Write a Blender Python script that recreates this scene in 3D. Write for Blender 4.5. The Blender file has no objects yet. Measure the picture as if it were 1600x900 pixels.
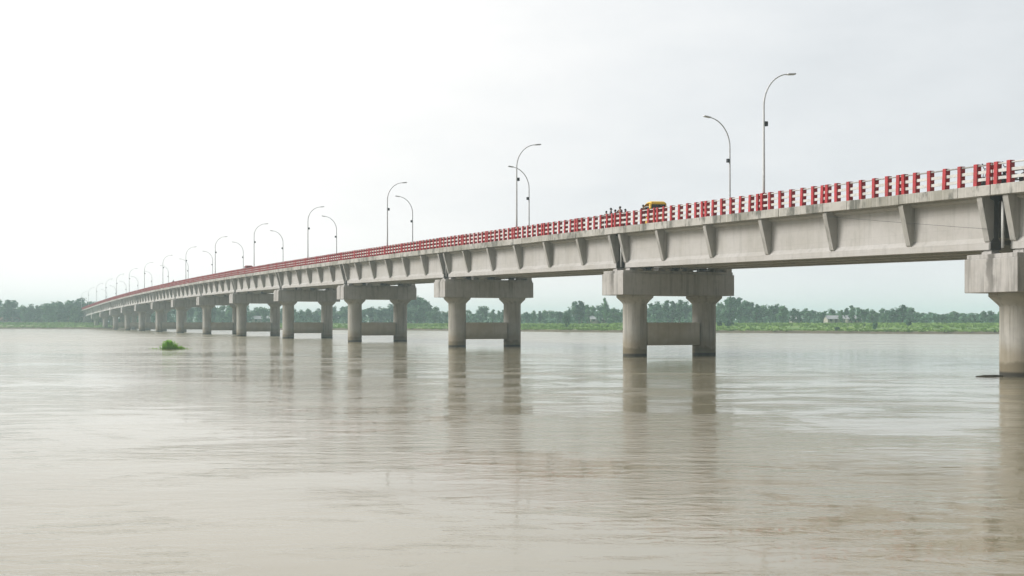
import bpy, bmesh, math, random
from mathutils import Vector, Matrix, noise as mnoise
random.seed(7)
R = math.radians
sc = bpy.context.scene
COL = sc.collection
# ------------------------------------------------------------------ camera frame
FPX, HOR, CAMZ = 1750.0, 503.5, 2.7          # focal length in photo pixels, horizon row, eye height above the river
# ------------------------------------------------------------------ bridge frame
SPAN, COLD = 36.157, 1.9
UX, UY = -0.43256, 0.90160                   # along the bridge, away from us
NX, NY = -0.90160, -0.43256                  # towards the upstream (near) side
PX1, PY1 = 25.06, 55.75                      # nearest visible pier
ROTZ = math.atan2(UY, UX)
LAST = 16
def zb(k):                                   # girder soffit over pier k
    return CAMZ + COLD * (3.14 - 0.0293 * (k - 7.5) ** 2)
DEPTH = 3.15
def zdeck(x):                                # kerb top at distance x from pier 1
    k = x / SPAN + 1
    i = math.floor(k); f = k - i
    return zb(i) * (1 - f) + zb(i + 1) * f + DEPTH
def px2x(px, y):                             # distance along the bridge seen at picture column px, at side offset y
    a = (px - 800) / FPX
    return (a * (PY1 + NY * y) - (PX1 + NX * y)) / (UX - a * UY)
def bworld(x, y, z):
    return Vector((PX1 + UX * x + NX * y, PY1 + UY * x + NY * y, z))

# ------------------------------------------------------------------ mesh builder
class MB:
    def __init__(s): s.v = []; s.f = []; s.smooth = []
    def add(s, vs, fs, smooth=False, mat=None):
        n = len(s.v)
        s.v += [tuple(mat @ Vector(p)) if mat else tuple(p) for p in vs]
        s.f += [tuple(i + n for i in f) for f in fs]
        s.smooth += [smooth] * len(fs)
        return s
    def box(s, x0, x1, y0, y1, z0, z1, mat=None):
        vs = [(x, y, z) for z in (z0, z1) for y in (y0, y1) for x in (x0, x1)]
        return s.add(vs, [(0, 2, 3, 1), (4, 5, 7, 6), (0, 1, 5, 4), (2, 6, 7, 3), (0, 4, 6, 2), (1, 3, 7, 5)], False, mat)
    def bbox(s, x0, x1, y0, y1, z0, z1, b=0.03, mat=None):     # bevelled box
        bm = bmesh.new(); bmesh.ops.create_cube(bm, size=1)
        for v in bm.verts:
            v.co = Vector(((x0 + x1) / 2 + v.co.x * (x1 - x0), (y0 + y1) / 2 + v.co.y * (y1 - y0), (z0 + z1) / 2 + v.co.z * (z1 - z0)))
        bmesh.ops.bevel(bm, geom=bm.edges[:], offset=b, segments=2, profile=0.5, affect='EDGES')
        bm.verts.index_update()
        s.add([v.co.copy() for v in bm.verts], [tuple(v.index for v in f.verts) for f in bm.faces], False, mat); bm.free()
        return s
    def prism(s, poly, x0, x1, mat=None):                       # polygon in (y,z), extruded along x
        n = len(poly)
        vs = [(x0, y, z) for y, z in poly] + [(x1, y, z) for y, z in poly]
        fs = [tuple(range(n - 1, -1, -1)), tuple(range(n, 2 * n))] + [(i, (i + 1) % n, n + (i + 1) % n, n + i) for i in range(n)]
        return s.add(vs, fs, False, mat)
    def lathe(s, prof, n=28, mat=None, smooth=True):            # (r,z) pairs about z
        vs = [(r * math.cos(2 * math.pi * i / n), r * math.sin(2 * math.pi * i / n), z) for r, z in prof for i in range(n)]
        fs = [(j * n + i, j * n + (i + 1) % n, (j + 1) * n + (i + 1) % n, (j + 1) * n + i) for j in range(len(prof) - 1) for i in range(n)]
        s.add(vs, fs, smooth, mat)
        m = len(prof) - 1
        return s.add([vs[i] for i in range(n)], [tuple(range(n - 1, -1, -1))], False, mat).add([vs[m * n + i] for i in range(n)], [tuple(range(n))], False, mat)
    def tube(s, pts, rad, n=8, mat=None):
        pts = [Vector(p) for p in pts]
        rad = rad if isinstance(rad, (list, tuple)) else [rad] * len(pts)
        vs = []; ref = None
        for i, p in enumerate(pts):
            d = (pts[min(i + 1, len(pts) - 1)] - pts[max(i - 1, 0)]).normalized()
            if ref is None: ref = Vector((1, 0, 0)) if abs(d.x) < .8 else Vector((0, 1, 0))
            a = (ref - d * ref.dot(d)).normalized(); b = d.cross(a); ref = a
            vs += [p + (a * math.cos(2 * math.pi * k / n) + b * math.sin(2 * math.pi * k / n)) * rad[i] for k in range(n)]
        m = len(pts) - 1
        fs = [(j * n + k, j * n + (k + 1) % n, (j + 1) * n + (k + 1) % n, (j + 1) * n + k) for j in range(m) for k in range(n)]
        fs += [tuple(range(n - 1, -1, -1)), tuple(range(m * n, m * n + n))]
        return s.add(vs, fs, True, mat)
    def ball(s, c, r, n=12, mat=None):
        r = r if isinstance(r, (tuple, list)) else (r, r, r)
        vs = [(c[0] + r[0] * math.sin(math.pi * j / n) * math.cos(2 * math.pi * i / n), c[1] + r[1] * math.sin(math.pi * j / n) * math.sin(2 * math.pi * i / n),
               c[2] - r[2] * math.cos(math.pi * j / n)) for j in range(n + 1) for i in range(n)]
        fs = [(j * n + i, j * n + (i + 1) % n, (j + 1) * n + (i + 1) % n, (j + 1) * n + i) for j in range(n) for i in range(n)]
        return s.add(vs, fs, True, mat)
    def mesh(s, name, mat):
        me = bpy.data.meshes.new(name); me.from_pydata(s.v, [], s.f)
        me.polygons.foreach_set('use_smooth', s.smooth); me.materials.append(mat); me.update()
        return me
    def build(s, name, mat, parent=None, loc=(0, 0, 0)):
        return link(name, s.mesh(name, mat), parent, loc)
def link(name, me, parent=None, loc=(0, 0, 0), rot=(0, 0, 0)):
    o = bpy.data.objects.new(name, me); COL.objects.link(o)
    o.parent = parent; o.location = loc; o.rotation_euler = rot
    return o
def empty(name, loc, rotz=0, parent=None):
    o = bpy.data.objects.new(name, None); COL.objects.link(o); o.empty_display_size = .3
    o.location = loc; o.rotation_euler = (0, 0, rotz); o.parent = parent
    return o
def tag(o, label=None, cat=None, group=None, kind=None):
    if label:
        n = len(label.split()); assert 4 <= n <= 16, (n, label)
        o['label'] = label
    if cat: o['category'] = cat
    if group: o['group'] = group
    if kind: o['kind'] = kind
    return o
def kids(o): return [c for c in list(COL.objects) if c.parent == o]
def copy_tree(o, parent=None):
    c = o.copy(); COL.objects.link(c); c.parent = parent
    for ch in kids(o): copy_tree(ch, c)
    return c

# ------------------------------------------------------------------ materials
def newmat(name):
    m = bpy.data.materials.new(name); m.use_nodes = True
    nt = m.node_tree; return m, nt, nt.nodes['Principled BSDF']
def N(nt, t, **kw):
    n = nt.nodes.new(t)
    for k, v in kw.items():
        if k in n.inputs: n.inputs[k].default_value = v
        else: setattr(n, k, v)
    return n
def noisetex(nt, vec, scale, detail=4, rough=.55, stretch=None):
    if stretch:
        mp = N(nt, 'ShaderNodeMapping'); mp.inputs['Scale'].default_value = stretch
        nt.links.new(vec, mp.inputs['Vector']); vec = mp.outputs[0]
    n = N(nt, 'ShaderNodeTexNoise'); n.inputs['Scale'].default_value = scale
    n.inputs['Detail'].default_value = detail; n.inputs['Roughness'].default_value = rough
    nt.links.new(vec, n.inputs['Vector']); return n.outputs['Fac']
def ramp(nt, fac, stops):
    r = N(nt, 'ShaderNodeValToRGB'); e = r.color_ramp.elements
    e[0].position, e[0].color = stops[0][0], (*stops[0][1], 1) if len(stops[0][1]) == 3 else stops[0][1]
    e[1].position, e[1].color = stops[-1][0], (*stops[-1][1], 1)
    for p, c in stops[1:-1]:
        q = e.new(p); q.color = (*c, 1)
    nt.links.new(fac, r.inputs[0]); return r.outputs[0]
def mix(nt, fac, a, b, mode='MIX'):
    n = N(nt, 'ShaderNodeMix', data_type='RGBA', blend_type=mode)
    for s, v in ((0, fac), (6, a), (7, b)):
        if hasattr(v, 'is_linked') or hasattr(v, 'links'): nt.links.new(v, n.inputs[s])
        elif s == 0: n.inputs[0].default_value = v
        else: n.inputs[s].default_value = (*v, 1)
    return n.outputs[2]
def mth(nt, op, a, b=None, c=None):
    n = N(nt, 'ShaderNodeMath', operation=op)
    for i, v in enumerate((a, b, c)):
        if v is None: continue
        if hasattr(v, 'links'): nt.links.new(v, n.inputs[i])
        else: n.inputs[i].default_value = v
    return n.outputs[0]
def sstep(nt, v, a, b, o0=0., o1=1.):
    n = N(nt, 'ShaderNodeMapRange', interpolation_type='SMOOTHSTEP')
    nt.links.new(v, n.inputs[0])
    for i, q in enumerate((a, b, o0, o1)): n.inputs[i + 1].default_value = q
    return n.outputs[0]
def pos(nt): return N(nt, 'ShaderNodeNewGeometry').outputs['Position']
def bump(nt, b, h, strength, dist):
    n = N(nt, 'ShaderNodeBump'); n.inputs['Strength'].default_value = strength; n.inputs['Distance'].default_value = dist
    nt.links.new(h, n.inputs['Height']); nt.links.new(n.outputs[0], b.inputs['Normal'])

def concrete(name, base, stain=.5, streak=.5, tint=(.75, .72, .66), waterline=False, boards=0, drip=False, ends=False, sst=(2.6, 2.6, .16)):
    m, nt, b = newmat(name); p = pos(nt)
    n1 = noisetex(nt, p, .35, 5, .6)
    n2 = noisetex(nt, p, 2.3, 6, .65)
    dark = tuple(c * t for c, t in zip(base, tint))
    c = mix(nt, sstep(nt, n1, .35, .7), base, dark)
    c = mix(nt, sstep(nt, n2, .45, .75, 0, .45 * stain), c, tuple(x * .55 for x in base))
    st = noisetex(nt, p, 1.0, 4, .7, sst)
    c = mix(nt, sstep(nt, st, .49, .66, 0, streak), c, tuple(x * f for x, f in zip(base, (.3, .31, .29))))
    s2 = noisetex(nt, p, 1.0, 3, .6, (7, 7, .3))
    c = mix(nt, sstep(nt, s2, .52, .7, 0, .5 * streak), c, tuple(min(1, x * 1.25) for x in base))
    if waterline:                                              # silt and algae left by the river's changing level
        z = N(nt, 'ShaderNodeSeparateXYZ'); nt.links.new(p, z.inputs[0]); zz = z.outputs[2]
        wob = mth(nt, 'ADD', zz, mth(nt, 'MULTIPLY', mth(nt, 'SUBTRACT', noisetex(nt, p, 1.3, 4), .5), .9))
        c = mix(nt, sstep(nt, wob, 1.9, .9, 0, .7), c, (.25, .21, .14))
        c = mix(nt, sstep(nt, wob, .8, .55, 0, .7), c, (.13, .105, .06))
        c = mix(nt, sstep(nt, zz, .30, .16, 0, .95), c, (.035, .032, .024))
    if drip:                                                   # run-off stain under the expansion joint
        q = N(nt, 'ShaderNodeSeparateXYZ'); nt.links.new(N(nt, 'ShaderNodeTexCoord').outputs['Object'], q.inputs[0])
        ax = mth(nt, 'ABSOLUTE', mth(nt, 'ADD', q.outputs[0], mth(nt, 'MULTIPLY', mth(nt, 'SUBTRACT', noisetex(nt, p, 1.5, 3), .5), .5)))
        c = mix(nt, mth(nt, 'MULTIPLY', sstep(nt, ax, .34, .1, 0, .8), sstep(nt, q.outputs[2], -2.3, -.1, .35, 1.)), c, (.085, .078, .066))
    if ends:                                                   # shade of the joint gap, painted black into the girder ends
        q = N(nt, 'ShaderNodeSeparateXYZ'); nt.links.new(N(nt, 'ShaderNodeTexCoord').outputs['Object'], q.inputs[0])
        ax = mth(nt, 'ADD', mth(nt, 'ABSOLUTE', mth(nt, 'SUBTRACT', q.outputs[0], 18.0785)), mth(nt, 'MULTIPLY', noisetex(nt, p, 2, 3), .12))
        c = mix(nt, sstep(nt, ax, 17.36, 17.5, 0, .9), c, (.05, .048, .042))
    if boards:
        z = N(nt, 'ShaderNodeSeparateXYZ'); nt.links.new(p, z.inputs[0])
        w = mth(nt, 'FRACT', mth(nt, 'MULTIPLY', z.outputs[2], boards))
        c = mix(nt, sstep(nt, w, .05, .0, 0, .22), c, tuple(x * .5 for x in base))
    nt.links.new(c, b.inputs['Base Color']); b.inputs['Roughness'].default_value = .88
    bump(nt, b, noisetex(nt, p, 9, 6, .7), .35, .02)
    return m
def paint(name, base, rough=.45, wear=.25, metal=0., scale=3.):
    m, nt, b = newmat(name)
    tc = N(nt, 'ShaderNodeTexCoord').outputs['Object']; p = pos(nt)
    v = noisetex(nt, p, scale, 6, .7)
    c = mix(nt, sstep(nt, v, .42, .66, 0, wear), base, tuple(x * .45 + .05 for x in base))
    nt.links.new(c, b.inputs['Base Color']); b.inputs['Metallic'].default_value = metal
    nt.links.new(sstep(nt, v, .3, .8, rough, min(1, rough + .25)), b.inputs['Roughness'])
    return m
def leafmat(name, c0, c1, tr=.25):
    m, nt, b = newmat(name); p = pos(nt)
    oi = N(nt, 'ShaderNodeObjectInfo')
    v = mth(nt, 'ADD', mth(nt, 'MULTIPLY', noisetex(nt, p, .45, 3), .75), mth(nt, 'MULTIPLY', oi.outputs['Random'], .3))
    c = mix(nt, sstep(nt, v, .3, .8), c0, c1)
    nt.links.new(c, b.inputs['Base Color']); b.inputs['Roughness'].default_value = .6
    t = N(nt, 'ShaderNodeBsdfTranslucent'); nt.links.new(c, t.inputs[0])
    mx = N(nt, 'ShaderNodeMixShader'); mx.inputs[0].default_value = tr
    nt.links.new(b.outputs[0], mx.inputs[1]); nt.links.new(t.outputs[0], mx.inputs[2])
    nt.links.new(mx.outputs[0], nt.nodes['Material Output'].inputs[0])
    return m
M = {
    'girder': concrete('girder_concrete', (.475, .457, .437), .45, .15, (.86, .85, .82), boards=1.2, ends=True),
    'rib': concrete('rib_concrete', (.39, .375, .35), .5, .4, (.85, .84, .8)),
    'coping': concrete('coping_concrete', (.45, .43, .395), 1.0, 1.0, (.55, .55, .49), sst=(.95, .95, .45)),
    'cap': concrete('cap_concrete', (.455, .435, .415), .8, .5, (.78, .76, .73), drip=True),
    'column': concrete('column_concrete', (.42, .40, .365), .5, .4, (.8, .78, .73), True),
    'tie': concrete('tie_beam_concrete', (.53, .49, .42), .6, .15, (.8, .76, .66), True),
    'road': concrete('asphalt', (.06, .06, .06), .4, .1),
    'red': paint('red_railing_paint', (.42, .008, .014), .55, .6),
    'white': paint('white_railing_paint', (.60, .59, .56), .6, .5),
    'steel': paint('galvanised_steel', (.68, .69, .70), .5, .3, .0),
    'dark': paint('dark_enclosure', (.03, .03, .035), .5, .2),
    'lens': paint('lamp_lens', (.6, .6, .58), .2, .1),
    'pvc': paint('drain_pipe_plastic', (.55, .55, .53), .4, .3),
    'rubber': paint('rubber', (.02, .02, .02), .8, .2),
    'chrome': paint('chrome', (.5, .5, .5), .25, .2, .9),
    'yellow': paint('yellow_vehicle_paint', (.75, .47, .03), .35, .2),
    'dullred': paint('dull_red_vehicle_paint', (.34, .05, .05), .4, .3),
    'glass': paint('dark_window', (.012, .013, .014), .15, .1),
    'black': paint('black_vehicle_paint', (.015, .015, .02), .3, .2),
    'seat': paint('black_vinyl', (.02, .02, .02), .6, .2),
    'skin': paint('skin', (.24, .125, .075), .55, .1),
    'hair': paint('black_hair', (.012, .01, .009), .6, .1),
    'navy': paint('navy_cloth', (.025, .03, .06), .9, .2),
    'grey': paint('charcoal_cloth', (.05, .055, .06), .9, .2),
    'maroon': paint('maroon_cloth', (.09, .02, .03), .9, .2),
    'olive': paint('dark_trouser_cloth', (.035, .033, .028), .9, .2),
    'white_cloth': paint('pale_cloth', (.5, .5, .5), .9, .2),
    'bark': concrete('bark', (.11, .085, .06), .6, .6),
    'leaf_a': leafmat('leaf_mid_green', (.028, .10, .035), (.08, .22, .08)),
    'leaf_b': leafmat('leaf_dark_green', (.02, .08, .034), (.06, .175, .075)),
    'leaf_c': leafmat('leaf_pale_green', (.045, .125, .04), (.10, .25, .085)),
    'weed': leafmat('hyacinth_leaf', (.22, .48, .025), (.42, .68, .08), .4),
    'crop': leafmat('crop_leaf', (.10, .24, .03), (.24, .38, .08)),
    'tin': paint('tin_roof', (.42, .43, .44), .5, .5, .2),
    'rust': paint('rusty_roof', (.28, .14, .09), .6, .4),
    'plaster': paint('plaster', (.45, .42, .36), .8, .3),
    'door': paint('wooden_door', (.09, .06, .04), .6, .3),
    'wood': concrete('wet_wood', (.05, .042, .03), .6, .5),
}
# river water
def water_mat():
    m, nt, b = newmat('muddy_river'); p = pos(nt)
    mud = noisetex(nt, p, 1., 5, .6, (.02, .06, 1))
    c = mix(nt, sstep(nt, mud, .3, .72), (.245, .212, .13), (.32, .286, .197))
    nt.links.new(c, b.inputs['Base Color'])
    b.inputs['IOR'].default_value = 1.8
    def nz(scale, st, det, rough, dist=0.):
        o = noisetex(nt, p, scale, det, rough, st); o.node.inputs['Distortion'].default_value = dist; return o
    big = nz(1., (.024, .05, 1), 4, .6, .8)
    eddy = nz(1., (.16, .26, 1), 5, .62, 1.6)                    # boils and eddies of the current
    patch = mth(nt, 'ADD', mth(nt, 'MULTIPLY', big, .5), mth(nt, 'MULTIPLY', eddy, .5))
    act = sstep(nt, patch, .46, .58, .15, 1.)                   # ruffled water against calm slicks
    yz = N(nt, 'ShaderNodeSeparateXYZ'); nt.links.new(p, yz.inputs[0])
    off = mth(nt, 'ADD', mth(nt, 'MULTIPLY', mth(nt, 'SUBTRACT', yz.outputs[0], PX1), NX), mth(nt, 'MULTIPLY', mth(nt, 'SUBTRACT', yz.outputs[1], PY1), NY))
    off = mth(nt, 'ADD', off, mth(nt, 'MULTIPLY', mth(nt, 'SUBTRACT', eddy, .5), 14.0))
    act = mth(nt, 'MULTIPLY', act, sstep(nt, off, 31., 43., 1.0, .42))   # the piers churn the current; further upstream it slides by smoothly
    open_ = sstep(nt, yz.outputs[1], 50., 200.)                 # open reach beyond the bridge's lee
    band = sstep(nt, nz(1., (.03, .42, 1), 3, .5, .4), .54, .64)
    def wv(scale, st, det, rough, amp, dist=0.):
        return mth(nt, 'MULTIPLY', mth(nt, 'SUBTRACT', nz(scale, st, det, rough, dist), .5), amp)
    swell = wv(1., (.2, .42, 1), 3, .5, .030, .8)
    curl = wv(1., (.35, .8, 1), 3, .5, .06, 2.0)
    rip = wv(1., (1.0, 2.2, 1), 5, .62, .085, .8)
    fine = wv(1., (5., 9., 1), 3, .6, .009)
    h = mth(nt, 'ADD', swell, mth(nt, 'MULTIPLY', mth(nt, 'ADD', mth(nt, 'ADD', rip, curl), fine), act))
    h = mth(nt, 'MULTIPLY', h, mth(nt, 'SUBTRACT', 1.0, mth(nt, 'MULTIPLY', open_, .8)))   # the wide reach runs flat, only finely ruffled
    rg = mth(nt, 'ADD', sstep(nt, patch, .45, .6, .045, .09), mth(nt, 'MULTIPLY', open_, .15))
    nt.links.new(mth(nt, 'ADD', rg, mth(nt, 'MULTIPLY', band, .07)), b.inputs['Roughness'])
    bump(nt, b, h, .6, 1.0)
    return m
M['water'] = water_mat()
def bank_mat():
    m, nt, b = newmat('riverbank_ground'); p = pos(nt)
    z = N(nt, 'ShaderNodeSeparateXYZ'); nt.links.new(p, z.inputs[0]); zz = z.outputs[2]
    strips = noisetex(nt, p, 1., 3, .55, (.006, .05, 1))
    fine = noisetex(nt, p, .35, 5, .65)
    g = ramp(nt, strips, [(.3, (.07, .17, .025)), (.42, (.14, .27, .04)), (.5, (.22, .30, .07)), (.57, (.09, .2, .03)), (.7, (.24, .25, .10))])
    g = mix(nt, sstep(nt, fine, .4, .7, 0, .5), g, (.05, .095, .02))
    brown = noisetex(nt, p, .03, 3)
    g = mix(nt, sstep(nt, brown, .56, .68, 0, .6), g, (.21, .165, .10))
    zz2 = mth(nt, 'ADD', zz, mth(nt, 'MULTIPLY', mth(nt, 'SUBTRACT', fine, .5), .5))
    c = mix(nt, sstep(nt, zz2, .75, .5), g, (.12, .10, .06))
    nt.links.new(c, b.inputs['Base Color']); b.inputs['Roughness'].default_value = .95
    return m
M['bank'] = bank_mat()

# ------------------------------------------------------------------ world, sun, haze, camera
w = bpy.data.worlds.new('World'); sc.world = w; w.use_nodes = True
nt = w.node_tree; bg = nt.nodes['Background']; bg.inputs['Strength'].default_value = .1
SUN = Vector((-.86, .02, .52)).normalized()
sky = N(nt, 'ShaderNodeTexSky', sky_type='NISHITA', sun_disc=False)
sky.sun_elevation = math.asin(SUN.z); sky.sun_rotation = math.atan2(SUN.x, SUN.y); sky.air_density = 1.2; sky.dust_density = 4
tc = N(nt, 'ShaderNodeTexCoord').outputs['Generated']
def glow(d, spread):
    dp = N(nt, 'ShaderNodeVectorMath', operation='DOT_PRODUCT'); nt.links.new(tc, dp.inputs[0])
    dp.inputs[1].default_value = Vector(d).normalized()
    ang = mth(nt, 'ARCCOSINE', mth(nt, 'MINIMUM', dp.outputs['Value'], 1.0))
    q = mth(nt, 'DIVIDE', ang, R(spread))
    return mth(nt, 'EXPONENT', mth(nt, 'MULTIPLY', mth(nt, 'MULTIPLY', q, q), -1))
g1 = glow((-.27, 1, .22), 22); g2 = glow((-1, -.1, .8), 40)
sp = N(nt, 'ShaderNodeSeparateXYZ'); nt.links.new(tc, sp.inputs[0])
cl = noisetex(nt, tc, 2.6, 6, .55, (1, 1, 2.6))
cl = mth(nt, 'ADD', mth(nt, 'MULTIPLY', cl, .6), mth(nt, 'MULTIPLY', noisetex(nt, tc, 7, 5, .6, (1, 1, 3)), .4))
val = mth(nt, 'ADD', mth(nt, 'MULTIPLY', g1, .20), mth(nt, 'MULTIPLY', g2, .9))
val = mth(nt, 'ADD', val, sstep(nt, sp.outputs[2], .12, .0, .0, .10))
val = mth(nt, 'ADD', mth(nt, 'ADD', val, mth(nt, 'MULTIPLY', sp.outputs[0], -.06)), .618)
val = mth(nt, 'ADD', val, mth(nt, 'MULTIPLY', mth(nt, 'SUBTRACT', cl, .5), .28))
dk = N(nt, 'ShaderNodeVectorMath', operation='DOT_PRODUCT'); nt.links.new(tc, dk.inputs[0]); dk.inputs[1].default_value = (.43, -.90, 0)
val = mth(nt, 'MULTIPLY', val, sstep(nt, dk.outputs['Value'], -.2, .6, 1., .30))   # unseen sky behind us dimmed, added to darken faces turned that way
tint = mix(nt, sstep(nt, val, .56, .90), (.955, .995, 1.03), (1.0, .982, .96))
over = N(nt, 'ShaderNodeVectorMath', operation='SCALE'); nt.links.new(tint, over.inputs[0])
nt.links.new(mth(nt, 'MULTIPLY', val, 10.0), over.inputs['Scale'])
nt.links.new(mix(nt, .97, sky.outputs[0], over.outputs[0]), bg.inputs['Color'])
ld = bpy.data.lights.new('Sun', 'SUN'); ld.energy = 2.0; ld.angle = R(25); ld.color = (1, .97, .92)
lo = bpy.data.objects.new('sun', ld); COL.objects.link(lo); lo.location = (-60, 20, 80)
lo.rotation_euler = SUN.to_track_quat('Z', 'Y').to_euler()
cd = bpy.data.cameras.new('Camera'); co = bpy.data.objects.new('camera', cd); COL.objects.link(co)
co.location = (0, 0, CAMZ); co.rotation_euler = (R(90), 0, 0)
cd.sensor_width = 36; cd.lens = FPX / 1600 * 36; cd.shift_y = (HOR - 450) / 1600
cd.clip_start = .1; cd.clip_end = 20000; sc.camera = co
sc.view_settings.view_transform = 'Standard'; sc.view_settings.look = 'None'; sc.view_settings.exposure = .43; sc.view_settings.gamma = 1
sc.render.engine = 'CYCLES'
sc.cycles.use_denoising = True; sc.cycles.max_bounces = 6; sc.cycles.volume_bounces = 3; sc.cycles.diffuse_bounces = 2
sc.cycles.caustics_reflective = False; sc.cycles.caustics_refractive = False
hm = bpy.data.materials.new('haze_air'); hm.use_nodes = True; hn = hm.node_tree
hn.nodes.remove(hn.nodes['Principled BSDF'])
pv = N(hn, 'ShaderNodeVolumePrincipled'); pv.inputs['Color'].default_value = (.74, .94, 1.0, 1); pv.inputs['Density'].default_value = .00066
hn.links.new(pv.outputs[0], hn.nodes['Material Output'].inputs['Volume'])
tag(MB().box(-2000, 2000, -2000, 2000, -3.4, 27).build('haze', hm), kind='stuff')

# ------------------------------------------------------------------ river and far bank
tag(MB().add([(-1990, -1990, 0), (1990, -1990, 0), (1990, 1990, 0), (-1990, 1990, 0)], [(0, 1, 2, 3)]).build('water', M['water']), kind='structure')
SHORE = [(-6000, 900), (-3000, 620), (-800, 500), (0, 462), (150, 448), (400, 408), (640, 370), (820, 325), (960, 298), (1130, 286), (1380, 266), (1560, 256), (2200, 235), (4000, 190), (9000, 120)]
def shore(px):
    for (a, ya), (b, yb) in zip(SHORE, SHORE[1:]):
        if px <= b: return ya + (yb - ya) * (max(px, a) - a) / (b - a)
    return SHORE[-1][1]
def shore_n(px):
    return shore(px) + 5 * mnoise.noise(Vector((px * .012, 3.1, 0))) + 2 * mnoise.noise(Vector((px * .06, 9.1, 0)))
HT = [(-30, -2.2), (-4, -.35), (0, .02), (1.2, .55), (4, .75), (25, 1.15), (70, 1.75), (130, 2.2), (400, 2.4), (1400, 2.5)]
def ground_z(d, px=0):
    for (a, za), (b, zb_) in zip(HT, HT[1:]):
        if d <= b: return za + (zb_ - za) * (max(d, a) - a) / (b - a)
    return 2.5
def bank(px, d, edge=True):                                     # point d metres inland behind the waterline
    a = (px - 800) / FPX; Y = (shore_n(px) if edge else shore(px)); L = Y * math.hypot(1, a); k = 1 + d / L
    return a * Y * k, Y * k
def build_bank():
    mb = MB(); cols = []
    px = -3500
    while px <= 6000:
        cols.append(px); px += 8 if -200 < px < 1800 else 90
    rows = [-30, -4, 0, .6, 1.2, 4, 12, 25, 45, 70, 100, 130, 200, 400, 800, 1300]
    for c in cols:
        for d in rows:
            x, y = bank(c, d); q = 1960 / max(1960, abs(x), abs(y)); x, y = x * q, y * q
            z = ground_z(d) + (0 if d < 1 else .18 * mnoise.noise(Vector((x * .05, y * .05, 0))))
            mb.v.append((x, y, z))
    n = len(rows)
    for i in range(len(cols) - 1):
        for j in range(n - 1):
            mb.f.append((i * n + j, (i + 1) * n + j, (i + 1) * n + j + 1, i * n + j + 1)); mb.smooth.append(True)
    tag(mb.build('riverbank', M['bank']), kind='structure')
build_bank()
# crops and rough grass on the fields
mb = MB()
for band, d0, d1, x0, x1, cnt, hgt in ((0, 30, 48, 560, 960, 1900, 1.0), (1, 40, 52, 1380, 1580, 700, .8), (2, 8, 16, 820, 1000, 500, .5), (3, 55, 75, -60, 160, 600, 1.2),
                                       (4, 62, 80, 960, 1600, 1500, 1.0), (5, 3, 110, -150, 1700, 2600, .6), (6, 1.3, 4, -150, 1700, 1500, .45)):
    for _ in range(cnt):
        px = random.uniform(x0, x1); d = random.uniform(d0, d1); x, y = bank(px, d); z = ground_z(d)
        for q in range(3):
            a = random.uniform(0, math.pi); h = hgt * random.uniform(.35, .9); wd = random.uniform(.4, .9)
            dx, dy = math.cos(a) * wd, math.sin(a) * wd; lx, ly = random.uniform(-.3, .3), random.uniform(-.3, .3)
            mb.add([(x - dx, y - dy, z - .1), (x + dx, y + dy, z - .1), (x + dx * .5 + lx, y + dy * .5 + ly, z + h), (x - dx * .6 + lx, y - dy * .6 + ly, z + h * .8)], [(0, 1, 2, 3)])
tag(mb.build('field_crops', M['crop']), kind='stuff')

# ------------------------------------------------------------------ trees
def leafy(mb, c, r, n, size):
    for _ in range(n):
        v = Vector((random.gauss(0, 1), random.gauss(0, 1), random.gauss(0, 1))).normalized() * (random.random() ** .4)
        p = Vector((c[0] + v.x * r[0], c[1] + v.y * r[1], c[2] + v.z * r[2]))
        nrm = (v + Vector((random.uniform(-.8, .8), random.uniform(-.8, .8), random.uniform(-.2, 1)))).normalized()
        t = nrm.orthogonal().normalized(); b = nrm.cross(t)
        a = random.uniform(0, 6.28); t, b = t * math.cos(a) + b * math.sin(a), b * math.cos(a) - t * math.sin(a)
        s = size * random.uniform(.6, 1.4); s2 = s * random.uniform(.5, .9)
        mb.add([p - t * s, p - b * s2 * .8, p + t * s, p + b * s2], [(0, 1, 2, 3)])
def crown_round(seed):                                           # unit height 1, built at 10 m
    random.seed(seed); mb = MB()
    for _ in range(random.randint(9, 12)):
        a = random.uniform(0, 6.28); rr = random.uniform(.4, 3.2); z = random.uniform(3.6, 8.4); rr *= 1 - max(0, z - 6.) / 4.2
        q = random.uniform(1.1, 2.0)
        leafy(mb, (math.cos(a) * rr, math.sin(a) * rr, z), (q * 1.15, q * 1.15, q * .85), 95, .44)
    leafy(mb, (0, 0, 8.7), (1.2, 1.2, 1.2), 60, .33)
    leafy(mb, (0, 0, 2.6), (3.2, 3.2, 2.0), 170, .46)
    return mb
def crown_tall(seed):
    random.seed(seed); mb = MB()
    for i in range(11):
        z = 2.2 + i * .72; q = (1.25 - abs(i - 4) * .1) * random.uniform(.8, 1.2)
        leafy(mb, (random.uniform(-.6, .6), random.uniform(-.6, .6), z), (q, q, .75), 66, .36)
    leafy(mb, (0, 0, 9.7), (.45, .45, .7), 25, .25)
    return mb
def crown_feather(seed):                                         # bamboo-like arching clump
    random.seed(seed); mb = MB()
    for i in range(17):
        a = random.uniform(0, 6.28); L = random.uniform(7, 10.2); out = random.uniform(1.0, 3.4)
        for j in range(13):
            t = (j + 2) / 14; p = (math.cos(a) * out * t ** 2.2, math.sin(a) * out * t ** 2.2, L * (t - .18 * t ** 3))
            leafy(mb, p, (.5 + .3 * t,) * 3, 6, .4)
    return mb
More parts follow.
